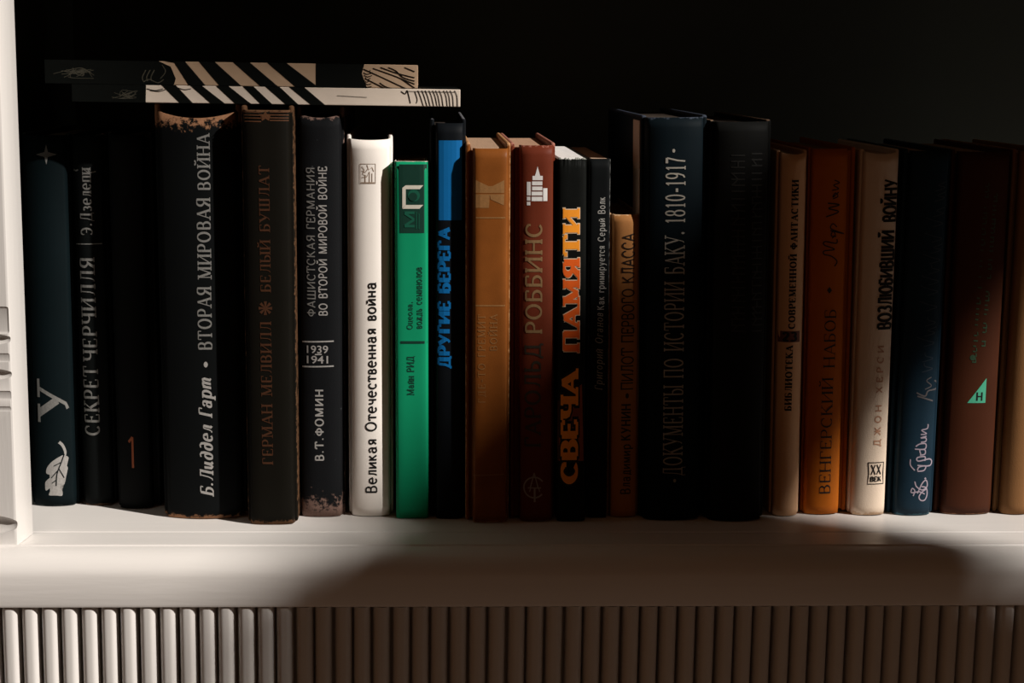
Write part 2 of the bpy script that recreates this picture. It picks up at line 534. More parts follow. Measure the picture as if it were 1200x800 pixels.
G = {
    'А': (.80, [D(.08, 0, .40, 1, w='t'), D(.40, 1, .72, 0), H(.32, .2, .62)], [(.08, 0), (.72, 0)]),
    'Б': (.66, [V(.12), H(1, .12, .56), H(.56, .12, .32), H(0, .12, .32), A(.32, .28, .24, .28, 90, -90), V(.56, .8, 1, 't')], [(.12, 0)]),
    'В': (.68, [V(.12), H(1, .12, .34), H(.53, .12, .36), H(0, .12, .36), A(.34, .765, .2, .235, 90, -90), A(.36, .265, .23, .265, 90, -90)], []),
    'Г': (.58, [V(.12), H(1, .12, .52), V(.52, .76, 1, 't')], [(.12, 0)]),
    'Д': (.82, [D(.28, 1, .24, .4, .12, 0, w='t'), V(.62), H(1, .26, .72), H(0, .04, .78), V(.06, -.2, 0, 't'), V(.76, -.2, 0, 't')], []),
    'Е': (.64, [V(.12), H(1, .12, .55), H(.52, .12, .42), H(0, .12, .57), V(.55, .8, 1, 't'), V(.57, 0, .2, 't'), V(.42, .42, .62, 't')], []),
    'Ж': (1.0, [V(.5), D(.1, 1, .5, .5, w='t'), D(.5, .5, .9, 1, w='t'), D(.08, 0, .42, .55), D(.92, 0, .58, .55)], [(.5, 0), (.5, 1), (.08, 0), (.92, 0)]),
    'З': (.62, [A(.28, .75, .22, .25, 150, -90), A(.28, .26, .27, .26, 90, -150)], []),
    'И': (.82, [V(.12), V(.70), D(.12, .02, .70, .98, w='t')], [(.12, 0), (.12, 1), (.70, 0), (.70, 1)]),
    'Й': (.82, [V(.12), V(.70), D(.12, .02, .70, .98, w='t'), A(.41, 1.28, .14, .12, 180, 360)], [(.12, 0), (.12, 1), (.70, 0), (.70, 1)]),
    'К': (.74, [V(.12), D(.14, .44, .60, 1, w='t'), D(.28, .60, .66, 0)], [(.12, 0), (.12, 1), (.60, 1), (.66, 0)]),
    'Л': (.76, [V(.64), D(.30, 1, .27, .35, .18, .05, .06, .03, w='t'), H(1, .22, .74)], [(.64, 0)]),
    'М': (.98, [V(.14, w='t'), D(.16, 1, .48, .04), D(.48, .04, .82, 1, w='t'), V(.84)], [(.14, 0), (.84, 0), (.14, 1), (.84, 1)]),
    'Н': (.80, [V(.12), V(.68), H(.5, .12, .68)], [(.12, 0), (.12, 1), (.68, 0), (.68, 1)]),
    'О': (.82, [A(.41, .5, .33, .49, 0, 360, 32)], []),
    'П': (.80, [V(.12), V(.68), H(1, .04, .76)], [(.12, 0), (.68, 0)]),
    'Р': (.64, [V(.12), H(1, .12, .34), H(.46, .12, .34), A(.34, .73, .23, .27, 90, -90)], [(.12, 0)]),
    'С': (.74, [A(.40, .5, .32, .49, 48, 312, 26), V(.63, .7, .9, 't')], []),
    'Т': (.74, [V(.37), H(1, .04, .70), V(.04, .78, 1, 't'), V(.70, .78, 1, 't')], [(.37, 0)]),
    'У': (.76, [D(.08, 1, .40, .34), D(.68, 1, .40, .30, .30, .08, .18, .02, w='t')], [(.08, 1), (.68, 1)]),
    'Ф': (.86, [V(.43, -.02, 1.02), A(.43, .53, .34, .29, 0, 360, 30)], [(.43, -.02), (.43, 1.02)]),
    'Х': (.78, [D(.08, 1, .70, 0), D(.66, 1, .10, 0, w='t')], [(.08, 1), (.70, 0), (.66, 1), (.10, 0)]),
    'Ц': (.84, [V(.12), V(.66), H(0, .12, .78), V(.78, -.2, 0, 't')], [(.12, 1), (.66, 1)]),
    'Ч': (.74, [V(.62), ('c', [(.12, 1), (.12, .72), (.16, .56), (.28, .47), (.44, .46), (.62, .53)], 'm')], [(.62, 0), (.62, 1), (.12, 1)]),
    'Ш': (1.06, [V(.12), V(.53), V(.94), H(0, .04, 1.02)], [(.12, 1), (.53, 1), (.94, 1)]),
    'Ы': (.92, [V(.12), H(.54, .12, .34), H(0, .12, .34), A(.34, .27, .22, .27, 90, -90), V(.80)], [(.12, 1), (.80, 0), (.80, 1)]),
    'Ь': (.66, [V(.12), H(.54, .12, .34), H(0, .12, .34), A(.34, .27, .22, .27, 90, -90)], [(.12, 1)]),
    'Ю': (1.04, [V(.12), H(.5, .12, .42), A(.68, .5, .29, .49, 0, 360, 30)], [(.12, 0), (.12, 1)]),
    'Я': (.70, [V(.58), H(1, .34, .58), H(.47, .34, .58), A(.34, .735, .22, .265, 90, 270), D(.38, .47, .10, .02)], [(.58, 0), (.10, 0)]),
    'Э': (.74, [A(.32, .5, .33, .49, 130, -130, 26), H(.5, .26, .62), V(.10, .7, .9, 't')], []),
    '0': (.62, [A(.31, .5, .22, .49, 0, 360, 30)], []),
    '1': (.46, [V(.25), D(.25, 1, .08, .84, w='t')], [(.25, 0)]),
    '2': (.62, [('c', [(.1, .74), (.14, .9), (.3, .99), (.46, .9), (.5, .72), (.42, .5), (.22, .22), (.1, .04)], 'm'), H(.03, .08, .54, 'k')], []),
    '3': (.60, [A(.27, .75, .21, .24, 150, -90), A(.27, .26, .25, .26, 90, -150)], []),
    '4': (.64, [V(.44), D(.44, 1, .06, .28, w='t'), H(.28, .06, .60)], [(.44, 0)]),
    '7': (.58, [H(.96, .06, .52, 'k'), D(.52, .96, .30, .4, .24, 0, w='k')], []),
    '8': (.62, [A(.31, .76, .18, .23, 0, 360, 24), A(.31, .27, .23, .27, 0, 360, 26)], []),
    '9': (.62, [A(.30, .70, .21, .29, 0, 360, 26), ('c', [(.51, .7), (.48, .35), (.36, .1), (.16, .02)], 'm')], []),
    '.': (.30, [('dot', [(.13, .08)], .09)], []),
    '•': (.60, [('dot', [(.30, .42)], .17)], []),
    '◦': (.60, [('dot', [(.30, .46)], .12)], []),
    '-': (.44, [H(.42, .06, .38, 'k')], []),
    ',': (.28, [('dot', [(.12, .06)], .08), D(.14, .04, .08, -.14, w='t')], []),
    # lower case that is not a small capital
    'а': (.62, [('c', [(.10, .52), (.16, .64), (.30, .68), (.42, .62), (.45, .5), (.45, .02), (.56, .02)], 'm'), A(.27, .19, .18, .19, 0, 360, 22)], []),
    'е': (.58, [A(.29, .34, .23, .34, 0, 315, 24), H(.36, .08, .5)], []),
    'р': (.64, [V(.13, -.3, .68), A(.33, .34, .22, .34, 0, 360, 24)], [(.13, -.3), (.13, .68)]),
    'у': (.58, [D(.08, .68, .32, .08), D(.52, .68, .28, -.16, .18, -.28, .08, -.28, w='t')], [(.08, .68), (.52, .68)]),
    'б': (.62, [A(.30, .31, .22, .31, 0, 360, 24), ('c', [(.09, .34), (.10, .66), (.22, .88), (.46, .98)], 'm')], []),
    # italic forms
    'ɪ': (.66, [D(.10, .66, .14, .1, .26, .02, .40, .16, .46, .66), D(.46, .66, .44, .08, .54, .02, .62, .10)], []),
    'ɗ': (.62, [A(.28, .30, .20, .30, 0, 360, 24), ('c', [(.48, .30), (.50, .6), (.44, .86), (.28, .98), (.10, .92)], 'm')], []),
    'ɱ': (.94, [D(.10, .66, .12, 0), ('c', [(.12, .44), (.22, .64), (.36, .66), (.42, .52), (.42, .02)], 'm'), ('c', [(.42, .44), (.52, .64), (.66, .66), (.72, .52), (.70, .08), (.84, .03)], 'm')], []),
    'ʟ': (.62, [D(.26, .66, .22, .2, .14, .02, .04, .03, w='t'), D(.26, .66, .46, .66, w='t'), D(.46, .66, .44, .08, .56, .02)], []),
}
SMALLCAP = 'взиклмнопстцчшьвждгыяй'


def glyph(ch):
    if ch == ' ':
        return (.42, [], [], 1.0)
    if ch in G:
        return (*G[ch], 1.0)
    up = ch.upper()
    if up in G:
        return (*G[up], 0.68)
    return (.5, [], [], 1.0)


def stroke_quads(out, pts, widths, ext=0.0):
    """append a ribbon polygon strip along pts"""
    L, R = [], []
    n = len(pts)
    for i in range(n):
        a = pts[max(0, i - 1)]
        b = pts[min(n - 1, i + 1)]
        dx, dy = b[0] - a[0], b[1] - a[1]
        l = math.hypot(dx, dy) or 1e-6
        w = widths[i] / 2
        L.append((pts[i][0] - dy / l * w, pts[i][1] + dx / l * w))
        R.append((pts[i][0] + dy / l * w, pts[i][1] - dx / l * w))
    strip = [(L[i], R[i], R[i + 1], L[i + 1]) for i in range(n - 1)]
    out.append(strip)


def layout(text, k=.16, t=.06, sf=.09, gap=.10, slant=0.0, grow=0.0):
    """list of strokes (each a list of quads) and total advance"""
    strokes = []
    x = 0.0
    for ch in text:
        w, st, se, sc = glyph(ch)
        here = []
        for kind, p, wd in st:
            if kind == 'dot':
                c = p[0]
                r = wd + grow
                ring = [(c[0] + r * math.cos(2 * math.pi * i / 14), c[1] + r * math.sin(2 * math.pi * i / 14)) for i in range(15)]
                here.append([(c, ring[i], ring[i + 1]) for i in range(14)])
                continue
            q = [(a, b) for a, b in p]
            if wd == 'm':
                ws = []
                for i in range(len(q)):
                    a, b = q[max(0, i - 1)], q[min(len(q) - 1, i + 1)]
                    l = math.hypot(b[0] - a[0], b[1] - a[1]) or 1
                    ws.append((t + (k - t) * abs(b[1] - a[1]) / l + 2 * grow) / sc)
            else:
                ws = [((k if wd == 'k' else t) + 2 * grow) / sc] * len(q)
            if kind == 'l' and grow:
                # lengthen ends so that the outline wraps the stroke
                (ax, ay), (bx, by) = q[0], q[1]
                l = math.hypot(bx - ax, by - ay)
                q[0] = (ax - (bx - ax) / l * grow, ay - (by - ay) / l * grow)
                (ax, ay), (bx, by) = q[-1], q[-2]
                l = math.hypot(bx - ax, by - ay)
                q[-1] = (ax - (bx - ax) / l * grow, ay - (by - ay) / l * grow)
            stroke_quads(here, q, ws)
        if sf > 0:
            for sx, sy in se:
                hh = (t + 2 * grow) / sc
                stroke_quads(here, [(sx - (k / 2 + sf + grow) / sc, sy), (sx + (k / 2 + sf + grow) / sc, sy)], [hh, hh])
        for stp in here:
            strokes.append([tuple((x + a * sc + slant * b * sc, b * sc) for a, b in quad) for quad in stp])
        x += w * sc + gap
    return strokes, x - gap


def font_polys(text, bold=0.0, space=1.0, shear=0.0):
    """flat polygons of the built-in typeface, cap height scaled to 1"""
    cu = bpy.data.curves.new('t', 'FONT')
    cu.body = text
    cu.size = 1.0
    cu.offset = bold
    cu.space_character = space
    cu.shear = shear
    cu.resolution_u = 4
    ob = bpy.data.objects.new('t', cu)
    COL.objects.link(ob)
    bpy.context.view_layer.update()
    me = bpy.data.meshes.new_from_object(ob.evaluated_get(bpy.context.evaluated_depsgraph_get()))
    polys = [[tuple(me.vertices[i].co.xy) for i in p.vertices] for p in me.polygons]
    bpy.data.objects.remove(ob)
    bpy.data.curves.remove(cu)
    bpy.data.meshes.remove(me)
    xs = [p[0] for q in polys for p in q]
    x0, x1 = min(xs), max(xs)
    cap = 0.7 + 2 * bold
    polys = [[((a - x0), b / cap) for a, b in q] for q in polys]
    return [polys], x1 - x0


# ------------------------------------------------------------------ books
GROUP = 'books standing in a row on the shelf'


class Book:
    """a standing book: pixels of its spine's corners -> place, size and lean on the shelf"""

    def __init__(s, name, label, tl, tr, ty, bl, br, by, depth=0.130, tb=0.0024, gl=0.0012, gr=0.0012, b=0.002, n=2.2,
                 jd=0.004, dip=0.001, sag=0.0, tear=0.0, spine=None, board=None, page=(0.45, 0.32, 0.2), page_drop=0.003, ears=True, sub=0.0):
        P = at_z((bl + br) / 2, by, 0)
        yf = P.y
        xl, xr = at_y(bl, by, yf).x, at_y(br, by, yf).x
        L, R = at_y(tl, ty, yf), at_y(tr, ty, yf)
        s.h = (L.z + R.z) / 2
        W = min(xr - xl, R.x - L.x + 0.002) - 0.0003 - sub
        s.W = W
        xc, xt = (xl + xr) / 2, (L.x + R.x) / 2
        s.lean = math.atan2(xt - xc, s.h)
        s.yf = yf
        s.b, s.n, s.jd = b, n, jd
        s.x0, s.x1 = -W / 2 + gl, W / 2 - gr         # spine extents
        s.c, s.hw = (s.x0 + s.x1) / 2, (s.x1 - s.x0) / 2
        # lift so that the lower corner of a leaning book just touches the shelf
        lift = abs(math.sin(s.lean)) * W / 2
        s.o = empty(name, (xc, yf + b, lift + 0.0002), label, 'book', GROUP)
        s.o.rotation_euler = (0, s.lean, 0)
        s.mw = Matrix.Translation(s.o.location) @ Matrix.Rotation(s.lean, 4, 'Y')
        s.inv = s.mw.inverted()
        h = s.h
        # spine
        bm = bmesh.new()
        nu, nv = 28, 40
        th = 0.0011
        rings = []
        for v in range(nv + 1):
            f = v / nv
            row = []
            for lay in (0, 1):
                r = []
                for u in range(nu + 1):
                    t = -1 + 2 * u / nu
                    t = math.copysign(abs(t) ** 0.8, t)
                    x = s.c + s.hw * t
                    y = s.surf(x)
                    zt = h - dip - sag * (1 - t * t) + (random.uniform(-tear, tear) if tear else 0)
                    zb = 0.0002
                    z = zb + (zt - zb) * f
                    # turned-in caps
                    d0, d1 = z - zb, zt - z
                    y += 0.0009 * max(0, 1 - min(d0, d1) / 0.0022) ** 2
                    if lay:
                        x = s.c + (s.hw - th) * t
                        y = s.surf(s.c + s.hw * t) + th
                    r.append((x, y, z))
                row.append(r)
            rings.append(row)
        # same ragged top for both skins
        if tear:
            for u in range(nu + 1):
                z = rings[nv][0][u][2]
                x, y, _ = rings[nv][1][u]
                rings[nv][1][u] = (x, y, z)
        vs = [[[bm.verts.new(p) for p in lay] for lay in row] for row in rings]
        for v in range(nv):
            for u in range(nu):
                bm.faces.new((vs[v][0][u], vs[v][0][u + 1], vs[v + 1][0][u + 1], vs[v + 1][0][u]))
                bm.faces.new((vs[v][1][u], vs[v + 1][1][u], vs[v + 1][1][u + 1], vs[v][1][u + 1]))
            for u in (0, nu):
                bm.faces.new((vs[v][0][u], vs[v + 1][0][u], vs[v + 1][1][u], vs[v][1][u]))
        for u in range(nu):
            for v in (0, nv):
                bm.faces.new((vs[v][0][u], vs[v][1][u], vs[v][1][u + 1], vs[v][0][u + 1]))
        s.spine = from_bm('spine', bm, spine, s.o, True)
        # boards
        for sgn in (-1, 1):
            bm = bmesh.new()
            xa_, xb_ = (-W / 2, -W / 2 + tb) if sgn < 0 else (W / 2 - tb, W / 2)
            add_box(bm, xa_, xb_, jd, depth, 0.0002, h if ears else h - dip, min(tb * 0.42, 0.0012), 3)
            # hinge strip from board to spine
            xe = s.x0 if sgn < 0 else s.x1
            if abs(xe - (xa_ if sgn < 0 else xb_)) > 0.0018:
                lo, hi = sorted((xe - sgn * 0.0006, (xa_ + 0.0004) if sgn < 0 else (xb_ - 0.0004)))
                add_box(bm, lo, hi, jd + 0.0012, jd + 0.0026, 0.0012, h - dip - 0.0012, 0.0004, 2)
            from_bm('cover_board', bm, board or spine, s.o)
        # pages
        bm = bmesh.new()
        add_box(bm, -W / 2 + tb + 0.0001, W / 2 - tb - 0.0001, jd + 0.0032, depth - 0.003, 0.003, h - page_drop, 0.0006, 2)
        from_bm('page_block', bm, page_mat('page edges', page), s.o)

    def surf(s, x):
        t = min(1.0, abs((x - s.c) / s.hw))
        y = -s.b * (1 - t ** s.n)
        if t > 0.90:
            y += s.jd * 0.9 * ((t - 0.90) / 0.10) ** 2
        return y

    def uv(s, px, py):
        p = s.inv @ at_y(px, py, s.yf)
        return p.x, p.z

    def mesh(s, name, strokes, mat, off=0.00018, label=None, step=0.0022):
        """strokes: lists of flat polygons in (u, v) metres, laid on the spine"""
        bm = bmesh.new()
        for i, polys in enumerate(strokes):
            for pl in polys:
                vs = [bm.verts.new((u, i * 6e-7, v)) for u, v in pl]
                try:
                    bm.faces.new(vs)
                except ValueError:
                    pass
        bmesh.ops.triangulate(bm, faces=[f for f in bm.faces if len(f.verts) > 4])
        xs = [v.co.x for v in bm.verts]
        x = math.floor(min(xs) / step) * step
        while x < max(xs):
            bmesh.ops.bisect_plane(bm, geom=bm.verts[:] + bm.edges[:] + bm.faces[:], plane_co=(x, 0, 0), plane_no=(1, 0, 0))
            x += step
        for v in bm.verts:
            x = max(s.x0 + 0.0002, min(s.x1 - 0.0002, v.co.x))
            v.co.x = x
            v.co.y = s.surf(x) - off - v.co.y
        bmesh.ops.recalc_face_normals(bm, faces=bm.faces)
        fl = [f for f in bm.faces if f.normal.y > 0]
        if fl:
            bmesh.ops.reverse_faces(bm, faces=fl)
        me = bpy.data.meshes.new(name)
        bm.to_mesh(me)
        bm.free()
        o = link(name, me, mat, s.o)
        if label:
            o['label'] = label
        return o

    def text(s, name, body, mat, xtop, xbase, y0, y1, font=None, off=0.00018, **kw):
        """up-reading line: letter tops at pixel xtop, baseline at xbase, from pixel row y0 (start) up to y1"""
        if font == 'built-in':
            st, adv = font_polys(body, **kw)
        else:
            st, adv = layout(body, **kw)
        ym = (y0 + y1) / 2
        ub, ut = s.uv(xbase, ym)[0], s.uv(xtop, ym)[0]
        v0, v1 = s.uv(xbase, y0)[1], s.uv(xbase, y1)[1]
        k = (v1 - v0) / adv
        st = [[[(ub + (ut - ub) * b, v0 + a * k) for a, b in q] for q in p] for p in st]
        return s.mesh(name, st, mat, off)

    def text_h(s, name, body, mat, x0, x1, ytop, ybase, font=None, **kw):
        st, adv = (font_polys(body, **kw) if font else layout(body, **kw))
        u0, v0 = s.uv(x0, ybase)
        u1, _ = s.uv(x1, ybase)
        _, v1 = s.uv(x0, ytop)
        k = (u1 - u0) / adv
        st = [[[(u0 + a * k, v0 + (v1 - v0) * b) for a, b in q] for q in p] for p in st]
        return s.mesh(name, st, mat)

    def poly(s, name, polys, mat, off=0.00012, label=None):
        return s.mesh(name, [[[s.uv(*p) for p in pl]] for pl in polys], mat, off, label)

    def line(s, pts_, w):
        """ribbon of pixel width w along pixel points"""
        out = []
        stroke_quads(out, pts_, [w] * len(pts_) if not isinstance(w, (list, tuple)) else list(w))
        return out[0]

    def lines(s, name, paths, mat, off=0.00015):
        st = []
        for p, w in paths:
            st.append([[s.uv(*q) for q in quad] for quad in s.line(p, w)])
        return s.mesh(name, st, mat, off)


def circle(cx, cy, r, a0=0, a1=360, n=28, ry=None):
    return [(cx + r * math.cos(math.radians(a0 + (a1 - a0) * i / n)), cy + (ry or r) * math.sin(math.radians(a0 + (a1 - a0) * i / n))) for i in range(n + 1)]


def smooth(p, n=6):
    """Catmull-Rom through pixel points"""
    out = []
    q = [p[0]] + list(p) + [p[-1]]
    for i in range(1, len(q) - 2):
        p0, p1, p2, p3 = q[i - 1], q[i], q[i + 1], q[i + 2]
        for j in range(n):
            t = j / n
            out.append(tuple(0.5 * (2 * p1[k] + (p2[k] - p0[k]) * t + (2 * p0[k] - 5 * p1[k] + 4 * p2[k] - p3[k]) * t * t + (3 * p1[k] - p0[k] - 3 * p2[k] + p3[k]) * t ** 3) for k in (0, 1)))
    out.append(p[-1])
    return out


SILVER = plain_mat('silver foil', (0.30, 0.285, 0.27), 0.45, 0.4, 0.35, 900)
SILVER_DIM = plain_mat('dim silver foil', (0.17, 0.165, 0.155), 0.5, 0.3, 0.5, 1200)  # dimmer foil copy; shade on some titles is put into this colour
BLACK_INK = plain_mat('black ink', (0.008, 0.008, 0.008), 0.5, 0.2, 0.1)
SERIF = dict(k=.17, t=.07, sf=.08, gap=.14)

# 1 -- dark teal book with the oak leaf
m = cover_mat('dark teal cloth', (0.0075, 0.016, 0.019), 0.206, 0.026, wear=(0.0015, 0.0012, 0), wear_col=(0.05, 0.06, 0.06))
bk = Book('book', 'dark teal book with a silver oak leaf at its foot, beside the white pilaster', 23, 76, 157, 33, 92, 594, spine=m, b=0.0035, n=2.0, dip=0.0008)
d_ = 6.5
bk.poly('star', [[(54, 169), (56, 178), (66, 181), (56, 184), (54.3, 193), (52, 184), (42, 181), (52, 178)]], SILVER_DIM)
bk.text('initial_letter', 'У', SILVER_DIM, 45, 79, 488, 451, k=.2, t=.09, sf=.12)
leaf = smooth([(72.8, 533.5), (78, 535), (79.5, 538), (75.2, 541), (75, 544), (78.5, 547.5), (78, 551.5), (73, 552), (72.8, 554.5), (76, 559), (76.3, 563), (74.5, 568), (70.5, 566.5),
               (70.2, 570), (73, 576), (72.3, 581), (65, 580), (57, 579.8), (61.5, 571.5), (60.5, 570), (54, 575), (52.8, 570), (53.5, 564), (60.4, 558), (59.5, 556.5), (54.2, 554.5), (55, 548), (60, 541.5), (67, 536.5)], 3)
bk.poly('oak_leaf', [leaf], SILVER, label='silver oak leaf')
bk.lines('leaf_veins', [(smooth([(75, 532), (72, 541), (67, 555), (66, 569)], 4), 1.2), ([(68, 551), (60, 560)], 1.0), ([(69, 549), (75, 560)], 1.0), ([(71, 542), (63, 546)], 1.0), ([(66.5, 562), (61, 566)], 1.0)], m, 0.0003)
bk.lines('leaf_stalk', [(smooth([(69, 518), (73, 522), (76, 530), (75, 535)], 4), [3.5 - 0.1 * i for i in range(13)])], SILVER)

# 2 -- black book, silver serif title
m = cover_mat('black cloth', (0.010, 0.012, 0.012), 0.206, 0.019, wear=(0.0012, 0.002, 0), wear_col=(0.12, 0.07, 0.045))
bk = Book('book', 'thin black book with silver capitals, second from the white pilaster', 79, 121, 157, 95, 135, 593, spine=m, b=0.0028, n=2.2)
bk.text('author_lettering', 'Э.Дзелепи', SILVER_DIM, 93.5, 107, 276, 197, **SERIF)
bk.lines('flourish', [(smooth([(84, 198), (88, 200), (91, 199)], 4), 1.6), (smooth([(103, 199), (106, 202), (112, 201)], 4), 1.4)], SILVER_DIM)
bk.lines('spine_rule', [([(88, 286), (119, 285.6)], 1.2)], SILVER_DIM)
bk.text('title_lettering', 'ЧЕРЧИЛЛЯ', SILVER_DIM, 95.5, 112, 423, 302, **SERIF)
bk.text('title_lettering', 'СЕКРЕТ', SILVER_DIM, 98.5, 115.5, 510, 429, **SERIF)

# 3 -- black volume 1
m = cover_mat('charcoal cloth', (0.013, 0.014, 0.014), 0.207, 0.022, wear=(0.001, 0.0, 0), wear_col=(0.09, 0.09, 0.08))
bk = Book('book', 'plain black book with a small orange numeral low on its spine', 122, 177, 156, 136, 187, 597, spine=m, b=0.003, n=2.2, gr=0.004)
ORANGE_DIM = plain_mat('dull orange foil', (0.30, 0.075, 0.025), 0.5)
bk.text_h('volume_numeral', '1', ORANGE_DIM, 149.5, 161.5, 512, 548, k=.09, t=.09, sf=0)

# 4 -- thick black book
m = cover_mat('worn black cloth', (0.0085, 0.010, 0.0105), 0.2180, 0.044, wear=(0.013, 0.0045, 0), wear_col=(0.28, 0.14, 0.075), specks=0.18)
bk = Book('book', 'thickest black book with a rubbed tan cap and silver italic author name', 178.5, 278, 122, 189, 288, 609, depth=0.145, tb=0.003, gl=0.0015, gr=0.0015, spine=m, b=0.005, n=2.0, dip=0.004, sag=0.0035, page=(0.05, 0.035, 0.025), page_drop=0.007, jd=0.005)
bk.text('title_lettering', 'ВОЙНА', SILVER_DIM, 231.5, 245.5, 223, 157, **SERIF)  # neighbour's shade on this title is put into the dimmer foil
bk.text('title_lettering', 'МИРОВАЯ', SILVER_DIM, 231.5, 246.5, 327, 232, **SERIF)
bk.text('title_lettering', 'ВТОРАЯ', SILVER_DIM, 232, 247.5, 410, 336, **SERIF)
bk.text('bullet', '•', SILVER, 233, 247, 433, 421)
bk.text('author_lettering', 'Б.Лɪɗɗеʟ Гарɱ', SILVER, 234, 248.5, 581, 442, k=.2, t=.09, sf=.07, gap=.10, slant=.22)

# 5 -- black-brown book with brown lettering
m = cover_mat('black brown cloth', (0.013, 0.011, 0.0075), 0.2215, 0.027, wear=(0.003, 0.005, 0.0011), wear_col=(0.10, 0.05, 0.025))
bk = Book('book', 'black-brown book with dull brown serif lettering and a striped gilt headband', 279, 344, 124.5, 289, 348.5, 615.5, depth=0.145, spine=m, b=0.0022, n=3.5, dip=0.0022, page=(0.06, 0.04, 0.03), page_drop=0.006)
GILT = plain_mat('dull brown gilt', (0.05, 0.018, 0.007), 0.6, 0.2, 0.4, 900)
GILT2 = plain_mat('rubbed brown gilt', (0.085, 0.034, 0.014), 0.6, 0.2, 0.45, 900)
bk.lines('headband', [([(283, y), (306, y + .4)], 1.3) for y in (131, 134.5, 138, 142)] + [([(316, y), (338, y + .4)], 1.3) for y in (131, 134.5, 138, 141)], GILT2)
star = [(311 + (7 if i % 2 == 0 else 3) * math.sin(i * math.pi / 5), 136 - (7 if i % 2 == 0 else 3) * math.cos(i * math.pi / 5)) for i in range(10)]
bk.poly('star', [star], GILT2)
bk.text('title_lettering', 'БЕЛЫЙ БУШЛАТ', GILT, 304.5, 316, 342, 194, **SERIF)
bk.lines('ornament', [([(311 - 8 * math.sin(a), 361 - 8 * math.cos(a)), (311, 361)], [3.6, 1.0]) for a in [i * math.pi / 4 for i in range(8)]], GILT)
bk.text('author_lettering', 'ГЕРМАН МЕЛВИЛЛ', GILT, 306.5, 318.5, 544, 377, **SERIF)

# 6 -- black leather-like book with sans lettering
m = cover_mat('scuffed black leathercloth', (0.0135, 0.0145, 0.0165), 0.2185, 0.0255, rough=0.5, spec=0.4, wear=(0.004, 0.022, 0.0014), wear_col=(0.17, 0.105, 0.085), specks=0.26, weave=0.35)
bk = Book('book', 'scuffed black book with the years 1939 and 1941 between two white rules', 346, 402.5, 125, 349.5, 404, 606.5, depth=0.145, spine=m, b=0.0028, n=2.6, dip=0.0042, sag=0.0018, page=(0.06, 0.04, 0.03), page_drop=0.008, jd=0.005)
bk.text('title_lettering', 'ФАШИСТСКАЯ ГЕРМАНИЯ', SILVER_DIM, 359.5, 369, 371, 196, k=.13, t=.12, sf=0, gap=.1)  # shaded side of the bulging spine put into this line's dimmer foil
bk.text('title_lettering', 'ВО ВТОРОЙ МИРОВОЙ ВОЙНЕ', SILVER, 373.5, 383, 370, 195, k=.15, t=.14, sf=0, gap=.1)
bk.lines('spine_rule', [([(354, 400.6), (391, 399.8)], 1.7)], SILVER)
bk.text_h('year_lettering', '1939', SILVER, 359.5, 384.5, 404.5, 413.5, font=True, bold=.01)
bk.lines('dash', [([(369, 415.3), (377, 415)], 1.5)], SILVER)
bk.text_h('year_lettering', '1941', SILVER, 359.5, 384.5, 416.5, 425.5, font=True, bold=.01)
bk.lines('spine_rule', [([(354, 429.8), (391, 429.0)], 1.7)], SILVER)
bk.text('author_lettering', 'В.Т.ФОМИН', SILVER, 369.5, 379, 540, 456, k=.17, t=.16, sf=0, gap=.16)

# 7 -- white book
m = cover_mat('white paper cover', (0.86, 0.80, 0.735), 0.209, 0.025, rough=0.5, wear=(0, 0, 0), weave=0.08, var=0.05)
bk = Book('book', 'white book with black title lettering and a small square emblem near the top', 404, 461, 158, 408, 461, 606, spine=m, b=0.0035, n=2.2, dip=0.0025, sag=0.0005, page=(0.05, 0.03, 0.02), page_drop=0.007, jd=0.005)
bk.text('title_lettering', 'Великая Отечественная война', BLACK_INK, 428.5, 441, 578, 330, k=.15, t=.125, sf=0, gap=.11)
SEPIA = plain_mat('sepia ink', (0.30, 0.21, 0.15), 0.6)
bk.lines('emblem', [([(422, 192), (440, 192), (440, 215), (422, 215), (422, 192)], .7), ([(424, 195), (427, 199), (425, 204), (429, 206)], .8), ([(430, 193), (432, 199), (436, 196), (438, 201)], .9),
                    ([(424, 208), (430, 207), (433, 201), (433, 214)], .8), ([(428, 205), (428, 214)], .9), ([(424, 200), (428, 202), (431, 198)], .8), ([(436, 203), (436, 213)], .8), ([(423, 214), (439, 214)], 1.2)], SEPIA)

# 8 -- green paperback
m = cover_mat('green glossy card', (0.006, 0.26, 0.12), 0.195, 0.018, rough=0.4, spec=0.3, weave=0.0, var=0.06, wear=(0.0006, 0.0004, 0), wear_col=(0.55, 0.5, 0.42))
GREEN_INK = plain_mat('dark green ink', (0.004, 0.034, 0.022), 0.5)
GREEN_MID = plain_mat('mid green ink', (0.006, 0.085, 0.05), 0.5)
CREAM = plain_mat('cream ink', (0.60, 0.56, 0.47), 0.5)
bk = Book('paperback_book', 'slim bright green paperback with a dark square block at the top of its spine', 461.5, 502, 189.5, 463.5, 503, 608.5, depth=0.128, tb=0.0009, gl=0.0003, gr=0.0003, b=0.0008, n=5, jd=0.001, dip=0.0, page=(0.55, 0.33, 0.19), page_drop=0.0006, spine=m, sub=0.0004)
bk.poly('dark_block', [[(467.5, 192.5), (501, 192.5), (501, 273), (468.5, 273)]], GREEN_INK)
bk.poly('series_mark', [[(471.5, 220), (475.5, 217), (496, 217), (492, 221.5), (475.5, 221.5)], [(471.5, 220), (475.5, 221.5), (475.5, 240), (471.5, 244)], [(475.5, 240), (496, 240), (491.5, 244.5), (471.5, 244.5)]], CREAM, 0.0003, 'cream bracket-shaped mark')
bk.poly('round_mark', [circle(485, 229, 7)[:-1]], GREEN_MID, 0.0003)
bk.poly('round_mark_centre', [circle(484, 230.5, 5)[:-1]], GREEN_INK, 0.0004)
